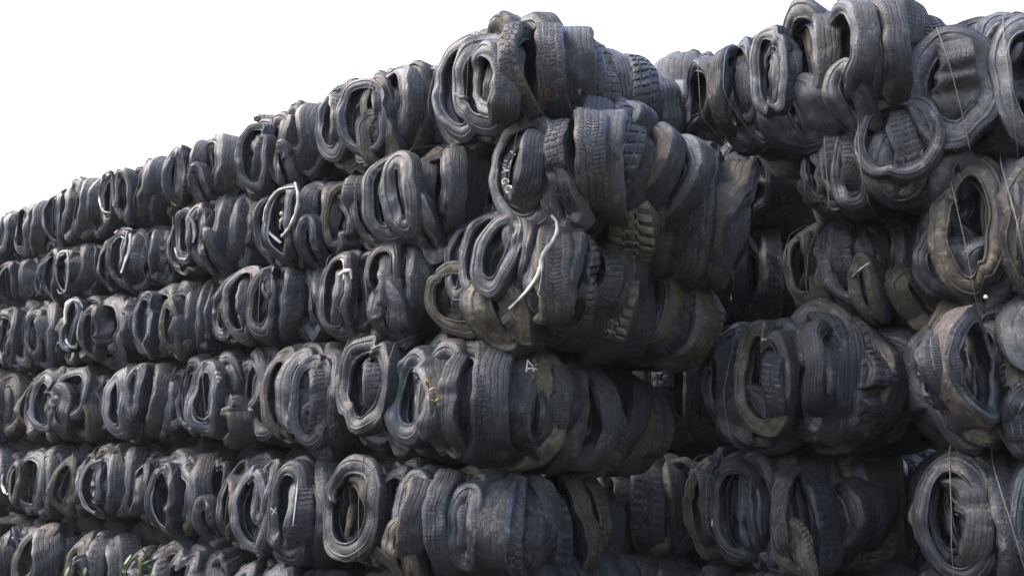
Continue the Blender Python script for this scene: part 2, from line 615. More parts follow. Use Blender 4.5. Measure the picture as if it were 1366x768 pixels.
        if kindc in 'fg' and float(opt.get('hole', .6)) >= .5 and opt.get('ins') != '0' and g.random() < .8:      # another tyre jammed edge on inside the opening
            yw = view_turn(um) - math.radians(g.uniform(70, 100))
            dx = g.uniform(-.25, .25) * R * sx * .6
            self.pooled(x + .11 * math.sin(-yaw) + dx * math.cos(yaw), y + .115 * math.cos(yaw) + dx * math.sin(yaw), z + g.uniform(-.03, .03),
                        R * g.uniform(.74, .86), yw, g.uniform(-3, 3), g.uniform(-.12, .12), g.uniform(.75, .95))
        if 'lab' in opt:
            o['label'] = opt['lab'].replace('_', ' ')
        if 'band' in opt:                      # a pale ring on the bead, in places a painted rim highlight: share of the way round, from..to degrees
            a0, a1, r0, r1, mm = opt['band'].split(',')
            na = 60
            tb = np.radians(np.linspace(float(a0), float(a1), na))
            rb = np.linspace(float(r0), float(r1), 5)
            end = np.clip(np.minimum(np.arange(na), na - 1 - np.arange(na)) / 6.0, .05, 1)
            rr = float(r0) + (rb - float(r0))[None, :] * end[:, None]
            v = sh.on_side(rr, tb[:, None], -1, .0035)
            b = link_mesh('bead_ring_or_glint', self.press(v.reshape(-1, 3)), grid_faces(na, 5, False, False), M[mm], o)
        return o, sh

    def pooled(self, x, y, z, R, yaw, roll, pitch, sx=1.0):
        cd, td, cp, tp = POOL[self.rng.randrange(len(POOL))]
        o = bpy.data.objects.new('tyre', cd)
        COL.objects.link(o)
        s = R / .325
        m = self.place(o, x, y, z, yaw, roll, pitch)
        o.scale = (s * sx, self.rng.uniform(.85, 1.1), s)
        d = bpy.data.objects.new('tread', td)
        COL.objects.link(d)
        d.parent = o
        sc = np.array(o.scale)
        self.note(cp * sc, m, x, y, z)
        self.note(tp * sc, m, x, y, z)
        self.n += 1
        return o

    def fill(self, layers, y0=.3, step=.13, wide=None):
        g = self.rng
        w = wide or max(self.w, .7)
        for j in range(layers + 1):
            nx = max(2, round(w / (.19 if j == 0 else .34)))
            for k in range(nx):
                x = -w / 2 + .16 + (w - .32) * (k / (nx - 1)) + g.uniform(-.03, .03)
                y = (.15 if j == 0 else y0 + (j - 1) * step) + g.uniform(-.03, .03) + .10 * (2 * x / w) ** 2
                R = self.h * g.uniform(.455, .51) * (1 - .24 * (abs(2 * x) / w) ** 3)
                sx = g.uniform(.45, .66) if j == 0 else g.uniform(.72, .9)
                self.pooled(x, y, self.h * .5 + g.uniform(-.03, .03), R, -.3 * (2 * x / w) * abs(2 * x / w) + g.uniform(-.2, .2), g.uniform(-.2, .2) + g.choice([0, PI]) if j == 0 else g.uniform(-3, 3), g.uniform(-.12, .12), sx)

    def core(self, L=None):
        yaw_b = abs(self.turn - TURN) > .4 and self.key[0] == 'B'
        v, q = core_mesh(hash_key(self.key), max(.6, self.w - (.34 if self.flank else .1)), max(.5, (L or self.L) - .6), self.h * ((1.12 if yaw_b else .92) if self.flank else 1.16))
        v = v + np.array([-.1 if self.flank else 0, .62, self.h * (.04 if self.flank and not yaw_b else -.07)])
        o = link_mesh('inner_tyres', v, q, M['tread'], self.o)
        o['kind'] = 'stuff'

    def wires(self, xs, mat='wire', r=.0019):
        P = np.concatenate(self.pts)
        for x0 in xs:
            sl = P[np.abs(P[:, 0] - x0) < .05]
            if len(sl) < 20:
                continue
            h = hull(sl[:, 1:3])
            if len(h) < 4:
                continue
            c = h.mean(0)
            h = c + (h - c) * (1 + .004 / (np.linalg.norm(h - c, axis=1)[:, None] + .01))
            path = []
            for i in range(len(h)):
                a, b = h[i], h[(i + 1) % len(h)]
                n = max(1, int(np.linalg.norm(b - a) / .12))
                for j in range(n):
                    path.append(a + (b - a) * j / n)
            path = np.array(path)
            wob = .02 * np.sin(path[:, 1] * 4 + path[:, 0] * 3 + x0 * 30) + .14 * self.rng.uniform(-1, 1) * (path[:, 1] - self.h / 2)
            v, q = tube(np.stack([x0 + wob, path[:, 0], path[:, 1]], -1), r, 5, True)
            link_mesh('wire_tie', v, q, M[mat], self.o)


def hash_key(s):
    return sum((i + 3) * ord(c) * 31 for i, c in enumerate(s))


def hull(pts):
    p = pts[np.lexsort((pts[:, 1], pts[:, 0]))]
    def half(seq):
        out = []
        for q in seq:
            while len(out) >= 2:
                a, b = out[-2], out[-1]
                if (b[0] - a[0]) * (q[1] - a[1]) - (b[1] - a[1]) * (q[0] - a[0]) <= 0:
                    out.pop()
                else:
                    break
            out.append(q)
        return out
    lo = half(list(p))
    up = half(list(p[::-1]))
    return np.array(lo[:-1] + up[:-1])


GA = 'tyre bales of the long wall'
GB = 'tyre bales of the set back wall'
B = {}


def bale(key, rect, t0, L, label, specs, layers=2, wires=(-.22, .18), wide=None, wmat='wire', y0=.3, yaw=0.0, shells=None, droop=0.0):
    b = Bale(key, rect, t0, L, label, GA if key[0] == 'A' else GB, yaw, bool(shells), droop)
    made = [b.tyre(s) for s in specs.strip().split('\n') if s.strip()]
    b.fill(layers, y0=y0, wide=wide)
    if shells:
        b.shells(shells)
    b.core()
    if wires:
        b.wires([x * b.w for x in wires], wmat)
    B[key] = b
    return b, made

# ---- top course of the long wall, from its corner outwards
bale('A1.0', (548, 715, 26, 192), 0, 2.25, 'top course corner bale of the long wall with a small red mark on one tread', '''
f 546 612 82 192 .10 hole=.62 s=side
f 575 668 46 184 .03 hole=.66 s=sideg
f 600 690 48 172 -.07 hole=.55 s=sideg sq=2.8 k=2 band=130,230,.0,.10,pale
g 658 722 28 168 -.06 hole=.6 k=2 t=treadg
t 690 742 27 166 -.09 al=82 k=1 t=treadg s=sideg kink=8,.12,.3
t 728 778 32 174 .12 al=88 k=3 t=tread
''', layers=2, shells='752:3 776 800 820:0:sideg 842 862 882:0::treadr 900 914 928', yaw=13, droop=0)
bale('A1.1', (413, 552, 85, 222), 0, 1.3, 'top course bale with a buckled grey tyre at its right, next left of the corner', '''
f 412 482 100 212 .06 hole=.6 sq=2.8 s=sideg
f 450 522 106 206 -.05 hole=.68 s=sideg
f 478 528 100 190 -.02 hole=.5 s=sideb
t 500 548 80 200 -.06 al=70 k=1 t=treadg s=sideg kink=15,.34,.35
t 535 578 80 198 .10 al=80 k=3
f 545 600 88 195 .22
f 470 530 165 215 -.05 hole=.45 s=sideb
''', layers=2)
bale('A1.2', (297, 422, 138, 252), 0, 1.2, 'top course bale with a wide ribbed upright tread, second left of the corner bale', '''
f 297 348 166 256 .10 hole=.62
f 312 368 165 252 -.02 hole=.68 sq=2.9 s=sideg
t 350 378 150 240 -.01 al=60 k=3 s=sideg
t 372 396 136 222 .02 al=84 k=3
t 383 424 133 232 -.04 al=84 k=0 t=treadg
f 362 392 205 252 .0 hole=.4
f 340 372 140 220 .2
''', layers=2)
bale('A1.3', (203, 305, 180, 272), 0, 1.2, 'top course bale whose broad dark tread rises in a hump, third from the corner bale', '''
f 198 240 210 275 .10 hole=.58 band=200,330,.0,.08,pale
f 214 256 195 270 -.02 hole=.35
t 243 268 182 265 -.02 al=78 k=3
t 260 306 172 268 -.06 al=78 k=3 t=treadg kink=20,.14,.35
f 250 275 235 270 -.05 hole=.4
''', layers=2)
bale('A1.4', (120, 218, 215, 302), 0, 1.2, 'top course bale with a pale rimmed oval opening, fourth left of the corner bale', '''
f 118 152 250 305 .10
f 130 165 226 300 -.02 hole=.66 band=0,360,.0,.10,pale
f 155 182 226 298 .0 hole=.58 s=sideg
t 174 204 206 294 -.05 al=78 k=3 t=treadg
t 193 218 205 290 .06 al=80 k=1 t=treadg
''', layers=2)
bale('A1.5', (50, 128, 238, 322), 0, 1.2, 'top course bale with hazy grey rounded treads, fifth left of the corner bale', '''
f 52 92 252 325 .02 hole=.68 s=sideg
t 78 100 245 318 -.02 al=75 s=sideg
t 96 114 235 314 -.04 al=80 t=treadg
t 108 128 232 312 .0 al=80 k=3 t=treadg
''', layers=2)
bale('A1.6', (14, 62, 266, 338), 0, 1.2, 'small looking top course bale, last but one towards the far end', '''
f 12 48 274 340 .02 s=sideg
t 38 54 266 336 -.03 al=80 t=treadg
t 48 62 262 332 .03 al=80
''', layers=2)
bale('A1.7', (-32, 16, 282, 346), 0, 1.2, 'far end bale of the top course, cut by the left edge of the photo', '''
f -30 8 288 348 .02 s=sideg
t -2 14 284 344 -.02 al=80
t 6 20 280 340 .03 al=80
''', layers=2)

# ---- second course
b, made = bale('A2.0', (625, 770, 138, 294), 0, 2.7, 'longest jutting corner bale with white letters inside its opening and a tan weathered tread', '''
f 622 680 180 300 .12 hole=.68 s=sideb
f 640 708 165 296 .05 hole=.62
f 652 738 162 290 -.10 hole=.72 sq=2.6 s=sideg ins=0 crush=.5 dish=0
f 692 748 225 292 -.10 hole=.3 s=side
g 712 758 168 280 -.02 hole=.5
t 738 794 150 268 -.12 al=80 k=1 t=treadg s=side
t 775 815 146 285 .0 al=92 k=3 s=sideg roll=-10
''', layers=3, shells='795:2::treadg 818:5 838:2:sideb:treadt 858:1::treadg 876:5:sideg 894:2:sideb:treadg 910:1 926:0::treadg 944:1 962:3:sideg 980:0:sideg', yaw=23, droop=11)
LETTER_TYRE = b
bale('A2.1', (447, 628, 198, 322), 0, 1.3, 'second course bale with a deep oval opening, next left of the bale with white letters', '''
f 440 496 215 325 .08 hole=.6
f 460 520 205 328 .05 hole=.7
f 480 556 200 324 -.04 hole=.62 s=sideg
f 520 552 202 318 -.10 hole=.2 s=sideg sx=.5
t 540 574 203 305 -.01 al=78 k=3 t=treadg
t 558 610 190 312 -.10 al=72 k=4 t=treadg
t 596 628 192 305 .04 al=84 k=1
f 540 574 284 324 -.08 hole=.3 k=0
''', layers=2)
bale('A2.2', (318, 460, 242, 348), 0, 1.3, 'second course bale with torn pale film inside its white rimmed opening', '''
f 314 356 254 332 .10 hole=.6
f 332 380 244 345 .03 hole=.64 k=2
f 350 402 246 346 -.06 hole=.78 kink=180,-.12,.3 band=0,360,.0,.16,pale
t 388 418 240 340 -.03 al=80 k=1
t 408 442 238 330 -.05 al=76 k=3 t=treadg roll=8
f 430 472 235 338 .06 k=2
f 395 420 306 345 -.04 hole=.3 k=0
''', layers=2)
bale('A2.3', (217, 322, 256, 362), 0, 1.3, 'second course bale with a white tipped twisted opening, third left of the corner bale', '''
f 215 255 262 368 .05 hole=.66
f 230 268 276 352 -.04 hole=.6 band=20,120,.0,.14,white
f 250 282 270 355 -.02 hole=.4
t 270 302 256 360 -.03 al=72 k=3 t=treadg s=sideg
t 290 322 254 362 .02 al=80 k=5
f 262 290 320 362 -.05 hole=.3
''', layers=2)
bale('A2.4', (116, 222, 300, 382), 0, 1.3, 'second course bale with a bent white band round its oval, fourth left of the corner', '''
f 114 146 318 384 .10
f 124 160 308 385 .04
f 140 180 304 384 -.03 hole=.72 band=-70,150,.0,.12,white
t 168 196 304 378 .0 al=84 k=0 t=treadr
t 186 216 300 376 -.03 al=78 k=0
f 200 226 306 380 .08
''', layers=2)
bale('A2.5', (36, 114, 326, 400), 0, 1.3, 'second course bale with a pale upright loop, fifth left of the corner bale', '''
f 30 64 336 402 .05 hole=.6
f 56 84 328 402 .02
f 72 98 334 394 -.04 hole=.66 sq=2.9 band=0,360,.0,.12,pale
t 90 112 322 394 -.03 al=72 s=sideb t=treadg
t 104 122 322 390 .06 al=80
''', layers=2)
bale('A2.6', (-14, 38, 345, 404), 0, 1.3, 'last bale in view of the second course, small round opening at the far end', '''
f -14 22 348 406 .02
f 2 24 356 404 -.03 hole=.7
t 18 40 343 404 -.02 al=78 t=treadg
''', layers=2)

# ---- third course
bA3, mA3 = bale('A3.0', (550, 738, 284, 440), 0, 2.0, 'jutting corner bale with a torn white strip hanging across its front', '''
f 546 612 288 425 .12 hole=.66
f 560 632 285 432 .03 hole=.72 s=sideg band=150,330,.0,.10,pale
f 594 650 282 402 .0 hole=.58 s=side
f 612 672 280 396 -.02 hole=.6 k=2
f 630 700 282 394 -.09 hole=.56 roll=16 s=sideg
t 652 732 281 398 -.13 al=66 k=1 roll=14 t=tread s=side
f 690 770 284 425 -.03 hole=.5 s=side roll=12
f 700 792 300 440 .08 hole=.3 roll=10
f 560 660 360 440 .0 hole=.55 s=sideb
f 615 700 385 445 -.04 hole=.25 s=sideb sx=1.0
''', layers=3, wires=(-.35, .0), shells='752:3 772:2 796:3 820:2:sideg:treadt 842:3:sideb 862 882:3 904:2 922 940:2::treadt', yaw=10, droop=6)
bale('A3.1', (402, 562, 326, 446), 0, 1.3, 'third course bale with a round white beaded opening, beside the one with the torn strip', '''
f 398 445 342 452 .06 hole=.66
f 418 482 338 450 -.03 hole=.70 s=sideg band=10,70,.0,.26,white
t 464 502 335 432 -.02 al=50 k=3 s=sideg
f 482 540 318 434 -.04 hole=.6
t 508 556 318 432 -.09 al=70 k=1 roll=4 s=sideg
f 535 568 330 430 .1
f 482 540 398 438 -.06 hole=.2 s=sideg
''', layers=2)
bale('A3.2', (263, 412, 350, 460), 0, 1.3, 'third course bale with straw coloured scraps in its opening, second left of the corner', '''
f 260 310 360 458 .08 hole=.66
f 275 325 362 455 .03 hole=.66 band=150,260,.0,.1,pale
f 295 352 354 456 -.05 hole=.66 s=sideg kink=90,.2,.4
f 335 368 355 455 -.03 hole=.5 k=2
t 360 392 346 450 -.04 al=74 k=5 s=sideg
t 380 412 340 440 .08 al=80
f 388 425 338 455 .14
''', layers=2)
bale('A3.3', (156, 268, 374, 478), 0, 1.3, 'third course bale with narrow openings and upright smooth treads, third left of the corner', '''
f 153 186 386 482 .08 band=30,150,.0,.08,pale
f 176 216 390 472 -.02 hole=.66 s=sideg
t 205 236 378 472 -.04 al=66 s=sideg
t 228 258 374 478 .0 al=80
t 246 278 365 472 .05 al=82 k=3
f 212 244 400 470 -.01 hole=.6 s=sideb
''', layers=2)
bale('A3.4', (60, 164, 390, 484), 0, 1.3, 'bale in the third course with a bright white ring standing upright in its middle', '''
f 56 92 400 482 .06
f 82 114 400 468 -.05 hole=.70 sq=2.8 band=-80,60,.0,.18,white
f 84 113 401 467 -.047 hole=.70 sq=2.8 band=130,230,.0,.14,white
f 110 136 405 478 .0 hole=.66
t 130 162 394 492 -.03 al=70 s=sideg k=3
t 150 176 394 484 .08 al=80
''', layers=2)
bale('A3.5', (-12, 62, 400, 490), 0, 1.3, 'far end bale of the third course, its round opening at the left edge', '''
f -16 30 404 490 .02 hole=.64
t 20 42 403 488 -.03 al=70 s=sideg
f 34 54 412 480 .0 hole=.6
t 44 72 402 490 .0 al=80
''', layers=2)

# ---- fourth course
b4, m4 = bale('A4.0', (454, 655, 438, 606), 0, 2.0, 'corner bale with a yellow seedling growing between its tyres and a white paint mark', '''
f 448 540 444 580 -.10 hole=.58 s=side nowarp=1
f 452 530 428 560 -.02 hole=.7 nowarp=1
f 512 588 462 592 -.03 hole=.55 s=sideg kink=330,.12,.3
f 562 612 450 590 -.02 hole=.5
g 572 640 470 600 .0 hole=.5
t 585 652 442 612 -.10 al=74 k=1 s=side t=tread
t 622 668 440 612 -.02 al=88 k=3 t=tread
t 645 700 442 614 .12 al=90 k=3 roll=-8 s=sideg
t 545 600 428 470 .12 al=80 k=2
''', layers=3, wires=(-.38, -.02), shells='668:3 690:3::treadg 712:3:sideb:treadt 736:2 760:3 784:0 808 830:3 850:0 866', yaw=7, droop=7)
bale('A4.1', (312, 440, 455, 602), 0, 1.3, 'fourth course bale with nested oval rings and an upright tread, beside the seedling bale', '''
f 308 366 456 584 .08 hole=.66 s=sideb
f 346 408 465 586 -.03 hole=.64 s=sideb
f 380 412 464 578 -.02 hole=.35 s=sideg sx=.5
f 392 432 468 600 -.05 hole=.66 s=sideg
t 410 446 452 604 -.08 al=74 k=4 s=sideg t=treadg kink=5,.14,.25
t 370 410 450 490 .10 al=80 k=2
f 392 430 555 600 -.02 hole=.3 s=sideg
''', layers=2)
bale('A4.2', (222, 320, 468, 590), 0, 1.3, 'fourth course bale with one glossy tyre and white dashes, second from the seedling bale', '''
f 220 266 470 586 .08 hole=.66
f 246 298 480 582 -.05 hole=.62 s=sideg sq=2.5 band=150,345,.0,.07,pale
t 280 314 474 582 .02 al=70 s=side
f 290 324 536 596 -.03 hole=.5
t 300 326 470 560 .12 al=84 t=treadg
''', layers=2)
bale('A4.3', (118, 230, 484, 588), 0, 1.3, 'fourth course bale with smooth blue grey sidewalls, third from the seedling bale', '''
f 116 158 490 586 .08 hole=.64
f 134 188 490 584 -.04 hole=.5 s=sideg
f 170 192 484 560 -.02 hole=.3 s=sideg
t 185 216 482 580 -.02 al=78 k=3
t 208 236 482 588 .06 al=84 k=1
''', layers=2)
bale('A4.4', (8, 120, 488, 588), 0, 1.3, 'bale in the fourth course with a crumpled grey tread folded over its right half', '''
f 6 52 487 586 .08 hole=.6 s=sideb
f 36 86 498 576 -.04 hole=.66
f 60 100 510 578 -.02 hole=.4 s=side
t 78 116 490 560 -.08 al=60 k=0 t=treadg s=sideg kink=250,.3,.4
t 95 124 506 590 -.02 al=78 t=treadm s=sideb
''', layers=2)
bale('A4.5', (-62, 6, 494, 590), 0, 1.3, 'last bale in view of the fourth course, only its dark right end showing', '''
t -30 8 496 588 .0 al=78
t -10 14 498 588 .06 al=80
f -50 -10 495 588 -.02
''', layers=2)

# ---- fifth course
b5, m5 = bale('A5.0', (432, 640, 606, 768), 0, 1.7, 'lowest full corner bale, a worn grey fold and a chunky tread on its front', '''
f 426 520 604 750 -.12 hole=.6 nowarp=1
f 484 566 622 756 -.03 hole=.66 s=sideg
f 540 566 625 745 -.05 hole=.2 sx=.5 s=sideg
g 556 606 624 768 -.02 hole=.55 s=sideg k=0
f 585 640 630 772 -.08 hole=.25 k=0 s=side
t 586 632 640 770 -.13 al=82 k=0 t=tread s=side
t 618 676 628 778 -.05 al=92 k=3 s=sideg t=tread roll=-6
t 654 692 622 785 .10 al=90 k=2 t=treadg roll=-6
t 470 560 596 640 .15 al=80 k=2 t=treadg
f 500 565 712 768 -.10 hole=.2 s=sideb
''', layers=3, wires=(-.36, -.08), shells='664:2 690:2::treadg 716:3 740 764:0 790:2 812:4', yaw=3, droop=7)
bale('A5.1', (278, 430, 606, 752), 0, 1.4, 'fifth course bale with an upright broad tyre beside round openings, next to the corner', '''
f 276 336 604 738 .05 hole=.66 s=side
f 305 372 622 738 -.03 hole=.66 s=sideg
f 338 378 612 700 .0 hole=.3 s=sideg
f 350 418 614 758 -.06 hole=.62 s=side
t 384 436 612 758 -.09 al=76 k=1 t=treadg s=side
t 398 450 598 640 .18 al=70 k=2
t 262 286 606 725 .08 al=60 k=0
''', layers=2)
bale('A5.2', (162, 278, 602, 712), 0, 1.4, 'fifth course bale with ribbed inner tyres in a long oval, second from the corner', '''
f 160 206 610 702 .06 hole=.66
f 192 246 618 714 -.03 hole=.66 band=180,300,.0,.07,pale
t 226 254 608 712 -.05 al=64 s=sideg
t 245 270 602 712 .0 al=80
f 240 282 678 726 .0 hole=.3 s=sideg
t 215 265 590 630 .16 al=70 k=0 t=treadg
''', layers=2)
bale('A5.3', (88, 168, 598, 692), 0, 1.4, 'fifth course bale with a pale half hoop round a dark opening, third from the corner', '''
f 86 120 608 696 .06 hole=.62 band=120,220,.0,.1,pale
f 104 144 612 692 -.03 hole=.68 band=170,360,.0,.12,pale
t 128 152 600 690 -.04 al=72 s=sideg
t 144 176 594 690 .0 al=70 s=sideg k=3
''', layers=2)
bale('A5.4', (2, 88, 596, 690), 0, 1.4, 'fifth course bale with a small white rimmed round opening, fourth from the corner', '''
f 0 36 612 676 .0 hole=.62 band=180,340,.0,.1,white
t 26 56 602 688 -.04 al=64 s=sideg t=treadg
t 44 80 596 690 -.02 al=80 k=3
f 66 100 606 692 .05 hole=.6
''', layers=2)

# ---- lowest course, seen along its top
bale('A6.0', (440, 640, 766, 925), 0, 1.6, 'bale at the foot of the corner, almost wholly below the photo edge', '''
f 450 530 764 920 .05
f 500 580 762 920 .0
t 570 640 772 925 .0
''', layers=2, wires=None)
bale('A6.1', (286, 440, 750, 890), 0, 1.5, 'lowest course bale with pale dusty curled sidewalls on top, right of the weeds', '''
f 285 350 748 880 .0 s=sideg
f 330 400 752 885 -.03 s=sideg
t 390 450 760 890 .0 k=2 t=treadg
f 305 380 742 870 .12 s=sideb
''', layers=3, wires=None)
bale('A6.2', (165, 292, 725, 850), 0, 1.5, 'lumpy lowest course bale right behind the taller leafy weed', '''
f 150 190 722 840 .0 s=sideb
t 190 226 722 845 -.03 s=sideg t=treadg kink=0,.2,.3
f 220 262 728 850 -.04 s=sideg kink=0,.25,.35
t 256 300 732 855 .02 t=treadg
''', layers=3, wires=None)
bale('A6.3', (76, 158, 712, 815), 0, 1.5, 'lowest course bale with a small round opening, behind the shorter weed', '''
f 76 130 708 810 .06 s=sideb
f 88 124 742 812 -.06 hole=.6 s=sideg
t 108 134 716 812 -.03 t=treadg
t 128 158 720 815 .0 t=treadg k=3
''', layers=3, wires=None)
bale('A6.4', (-22, 72, 700, 805), 0, 1.5, 'lowest course bale with one big arched tyre, at the bottom left corner', '''
f -24 14 702 806 .05
f 12 64 698 806 -.08 hole=.6 k=1
t 44 78 700 806 .0 k=1 t=tread
''', layers=3, wires=None)

for key, rect, lab in (('A5.5', (-80, 0, 596, 690), 'bale of the fifth course just entering the left edge of the photo'),
                       ('A6.5', (-110, -22, 700, 800), 'bale of the lowest course at the left edge, mostly outside the photo'),
                       ('A3.6', (-95, -12, 402, 490), 'bale of the third course just beyond the left edge'),
                       ('A2.7', (-75, -14, 350, 408), 'bale of the second course just beyond the left edge'),
                       ('A4.6', (-135, -62, 494, 590), 'bale of the fourth course just beyond the left edge')):
    bale(key, rect, 0, 1.3, lab, '''
t %d %d %d %d -.02 al=80
f %d %d %d %d .0
''' % (rect[1] - 34, rect[1] + 6, rect[2], rect[3], rect[1] - 62, rect[1] - 18, rect[2] + 4, rect[3]), layers=2, wires=None)

# ---- bales behind the corner, seen in the gap
bale('C1', (862, 950, 66, 185), 2.2, 1.0, 'bale of plain upright treads behind the top corner bale, against the sky', '''
t 862 900 66 185 .0 al=88 k=4 t=treadg
t 886 924 66 188 -.02 al=90 k=3 t=treadg
t 908 948 74 192 .0 al=84 k=1 t=treadg
f 930 975 80 195 .1
''', layers=2, wires=None)
bale('C2', (912, 1078, 174, 292), 2.2, 1.0, 'bale in the gap right behind the longest jutting bale, an upright tread facing out', '''
f 905 968 182 296 .08 s=side
f 955 1010 178 292 .0 s=side k=2
t 988 1052 172 292 -.06 al=74 k=4 kink=0,.24,.25 t=tread
t 1036 1080 176 296 .02 al=88 k=3
f 1000 1060 170 250 .0 hole=.7
''', layers=2, wires=(-.1,))
bale('C3', (905, 1040, 300, 430), 2.3, 1.0, 'dark bale deep in the gap between the jutting bale and the set back wall', '''
t 930 968 300 430 .0 al=85
t 960 1000 300 432 .0 al=80 k=3
t 990 1036 298 432 .04 al=75
f 890 940 300 430 .05
''', layers=2, wires=None)
bale('C4', (850, 960, 428, 600), 2.3, 1.0, 'darkest bale in the gap, behind the far end of the seedling bale', '''
t 860 900 430 600 .0 al=85
t 890 930 425 602 .0 al=80
f 920 975 430 600 .04
''', layers=2, wires=None)
bale('C5', (800, 920, 600, 745), 2.0, 1.0, 'bale in the gap of the lower courses, one dull knobbly tread facing out', '''
t 836 884 606 738 .0 al=88 k=2 roll=6
f 800 850 605 742 .06
t 874 912 608 745 .04 al=80
''', layers=2, wires=None)

# ---- the set back wall: left column
bale('B1', (942, 1150, 0, 178), .85, 1.5, 'huge rounded bale highest in the set back wall, a rectangular opening showing ribbed tread', '''
g 938 992 62 188 .02 hole=.66 k=4 t=treadg s=sideg
f 965 1016 44 168 .04 hole=.66
f 998 1060 36 154 -.06 hole=.66 sq=3.0 s=sideg
t 1046 1098 18 160 -.05 k=3 s=sideg t=treadg al=70
t 1102 1152 -6 130 -.16 al=76 k=3 t=treadg s=sideg
t 1134 1180 -6 164 -.02 k=3 s=sideg al=72 roll=-8
f 940 1020 110 200 .05 hole=.3
f 1010 1100 110 190 .0 hole=.25 sx=1.2
f 1085 1150 80 180 -.02 hole=.3 s=side
''', layers=3, wires=(-.42, -.22), wmat='wirel', yaw=24, shells='1150:3 1166 1182:3 1196:2 1212 1228')
bale('B2', (1066, 1290, 150, 282), 1.0, 1.4, 'sagging bale in the set back wall with one slack grey ring hanging out', '''
f 1064 1146 150 284 .08 hole=.7
f 1090 1160 146 270 .0 hole=.6
f 1105 1172 165 282 -.04 hole=.55 s=side
f 1143 1256 128 248 -.10 hole=.66 s=sideg nowarp=1 roll=18 kink=180,.16,.3
f 1150 1250 175 270 -.04 hole=.3 s=side
f 1215 1300 185 280 .0 hole=.25 s=side
t 1200 1245 150 270 .06 al=60
f 1235 1310 215 290 -.04 hole=.3
''', layers=3, wires=(-.30, -.05), wmat='wirel')
bale('B3', (1034, 1215, 285, 425), 1.5, 1.4, 'bale in the set back wall with a dusty brown hoop and an earthy underside', '''
f 1032 1112 290 414 .03 hole=.56 s=sideb
f 1078 1130 284 412 .02 hole=.6 s=sideb
f 1088 1172 278 408 -.06 hole=.62 s=sideg k=2
f 1128 1182 290 400 -.03 hole=.55
t 1158 1204 280 392 -.08 al=66 k=2 s=sideg
f 1210 1300 290 408 -.16 hole=.56 s=side
f 1085 1135 360 425 -.06 hole=.3 s=sideb t=treadm
f 1130 1170 360 410 -.10 hole=.3 s=sideb k=2
t 1160 1205 375 412 -.08 al=75 k=2 t=treadt
f 1170 1250 370 440 -.02 hole=.3 s=sideb t=treadm
''', layers=3, wires=(-.38, -.12), wmat='wirel', yaw=24, shells='1215:4 1232 1250')
bale('B4', (924, 1108, 416, 598), 1.2, 1.5, 'wide set back bale whose tyres fan round like shells, a small white tag on one', '''
f 920 1010 428 582 .08 hole=.6 s=side
f 974 1064 428 580 -.04 hole=.66 s=sideb lab=brown_tinted_tyre_with_a_small_white_tag
g 1054 1106 415 560 -.10 hole=.55 k=4 s=side
f 940 1060 520 596 .0 hole=.2 s=side
f 1030 1120 415 470 .1 hole=.3 k=3
t 1050 1130 410 470 .12 al=70 k=5
''', layers=3, wires=(-.39, -.15), wmat='wirel', yaw=24, shells='1112:4 1126:3:side 1142 1158 1174:1 1190 1208:3 1226 1240')
bale('B5', (898, 1085, 600, 768), 1.5, 1.5, 'set back bale with a knobbly off road tread ringing its front, lowest full bale there', '''
f 893 985 604 745 .08 hole=.62
f 942 1024 614 746 -.02 hole=.7 s=side
f 990 1026 650 730 .02 hole=.6
g 1016 1064 616 752 -.06 hole=.45 k=3 s=side
f 1020 1080 712 765 -.12 hole=.3 s=sideb t=treadt
t 1000 1075 598 650 .1 al=75 k=2
''', layers=3, wires=(-.40, -.16), wmat='wirel', yaw=24, shells='1090:4:side:tread 1112:3 1134 1152:2:sideb:treadt 1170:3 1188 1206:5 1222 1236')

bale('B6', (905, 1225, 768, 930), 1.5, 1.4, 'lowest bale of the set back wall, only its top showing at the bottom edge', '''
f 900 990 762 920 .05
t 1060 1110 764 925 .0 k=2
f 980 1060 768 925 .0
t 1120 1190 768 925 .1
''', layers=2, wires=None)

# ---- the set back wall: right column, nearest the camera
bale('D2', (1212, 1445, 15, 205), 1.05, 1.3, 'highest bale at the right edge with one plain round tyre filling its left half', '''
f 1208 1334 34 206 -.10 hole=.50 s=side crush=.55 nowarp=1 roll=0 kink=150,.10,.3
f 1326 1446 14 196 -.10 hole=.62 s=sideg sq=2.6
t 1280 1340 20 120 .12 al=60 k=0
f 1250 1345 8 100 .16 hole=.3
f 1290 1366 12 90 .06 hole=.3 k=0
f 1228 1300 26 140 .3
f 1310 1420 110 215 .04 hole=.3
''', layers=3, wires=(-.22, .12), wmat='wirel')
bale('D3', (1225, 1450, 205, 392), 1.05, 1.3, 'right edge bale with bright tie wires over big round openings, second from top', '''
f 1238 1346 204 396 -.02 hole=.60 s=sideb
t 1310 1356 208 362 -.12 al=66 k=1 s=side
f 1330 1450 198 402 -.10 hole=.62
t 1270 1366 190 240 .1 al=75 k=2
f 1270 1350 340 400 .0 hole=.3
t 1275 1320 240 340 .18 al=84 k=4
''', layers=3, wires=(-.23, .10), wmat='wirel')
bale('D4', (1232, 1450, 402, 600), 1.05, 1.3, 'bale at the right edge with a reddish worn tread standing twisted on its front', '''
f 1226 1350 440 606 .08 hole=.66
g 1246 1338 408 566 -.20 hole=.62 k=4 t=treadr s=side roll=-18
f 1290 1350 420 540 .06 hole=.5
t 1312 1350 450 560 .0 al=70 k=2
f 1326 1440 404 480 -.02 hole=.3 k=0 t=treadg s=sideg
f 1335 1440 450 560 .0 hole=.4 s=sideb
f 1330 1440 520 610 -.04 hole=.5
f 1255 1345 392 450 .12 hole=.2 s=sideb t=treadt sx=1.2
''', layers=3, wires=None)
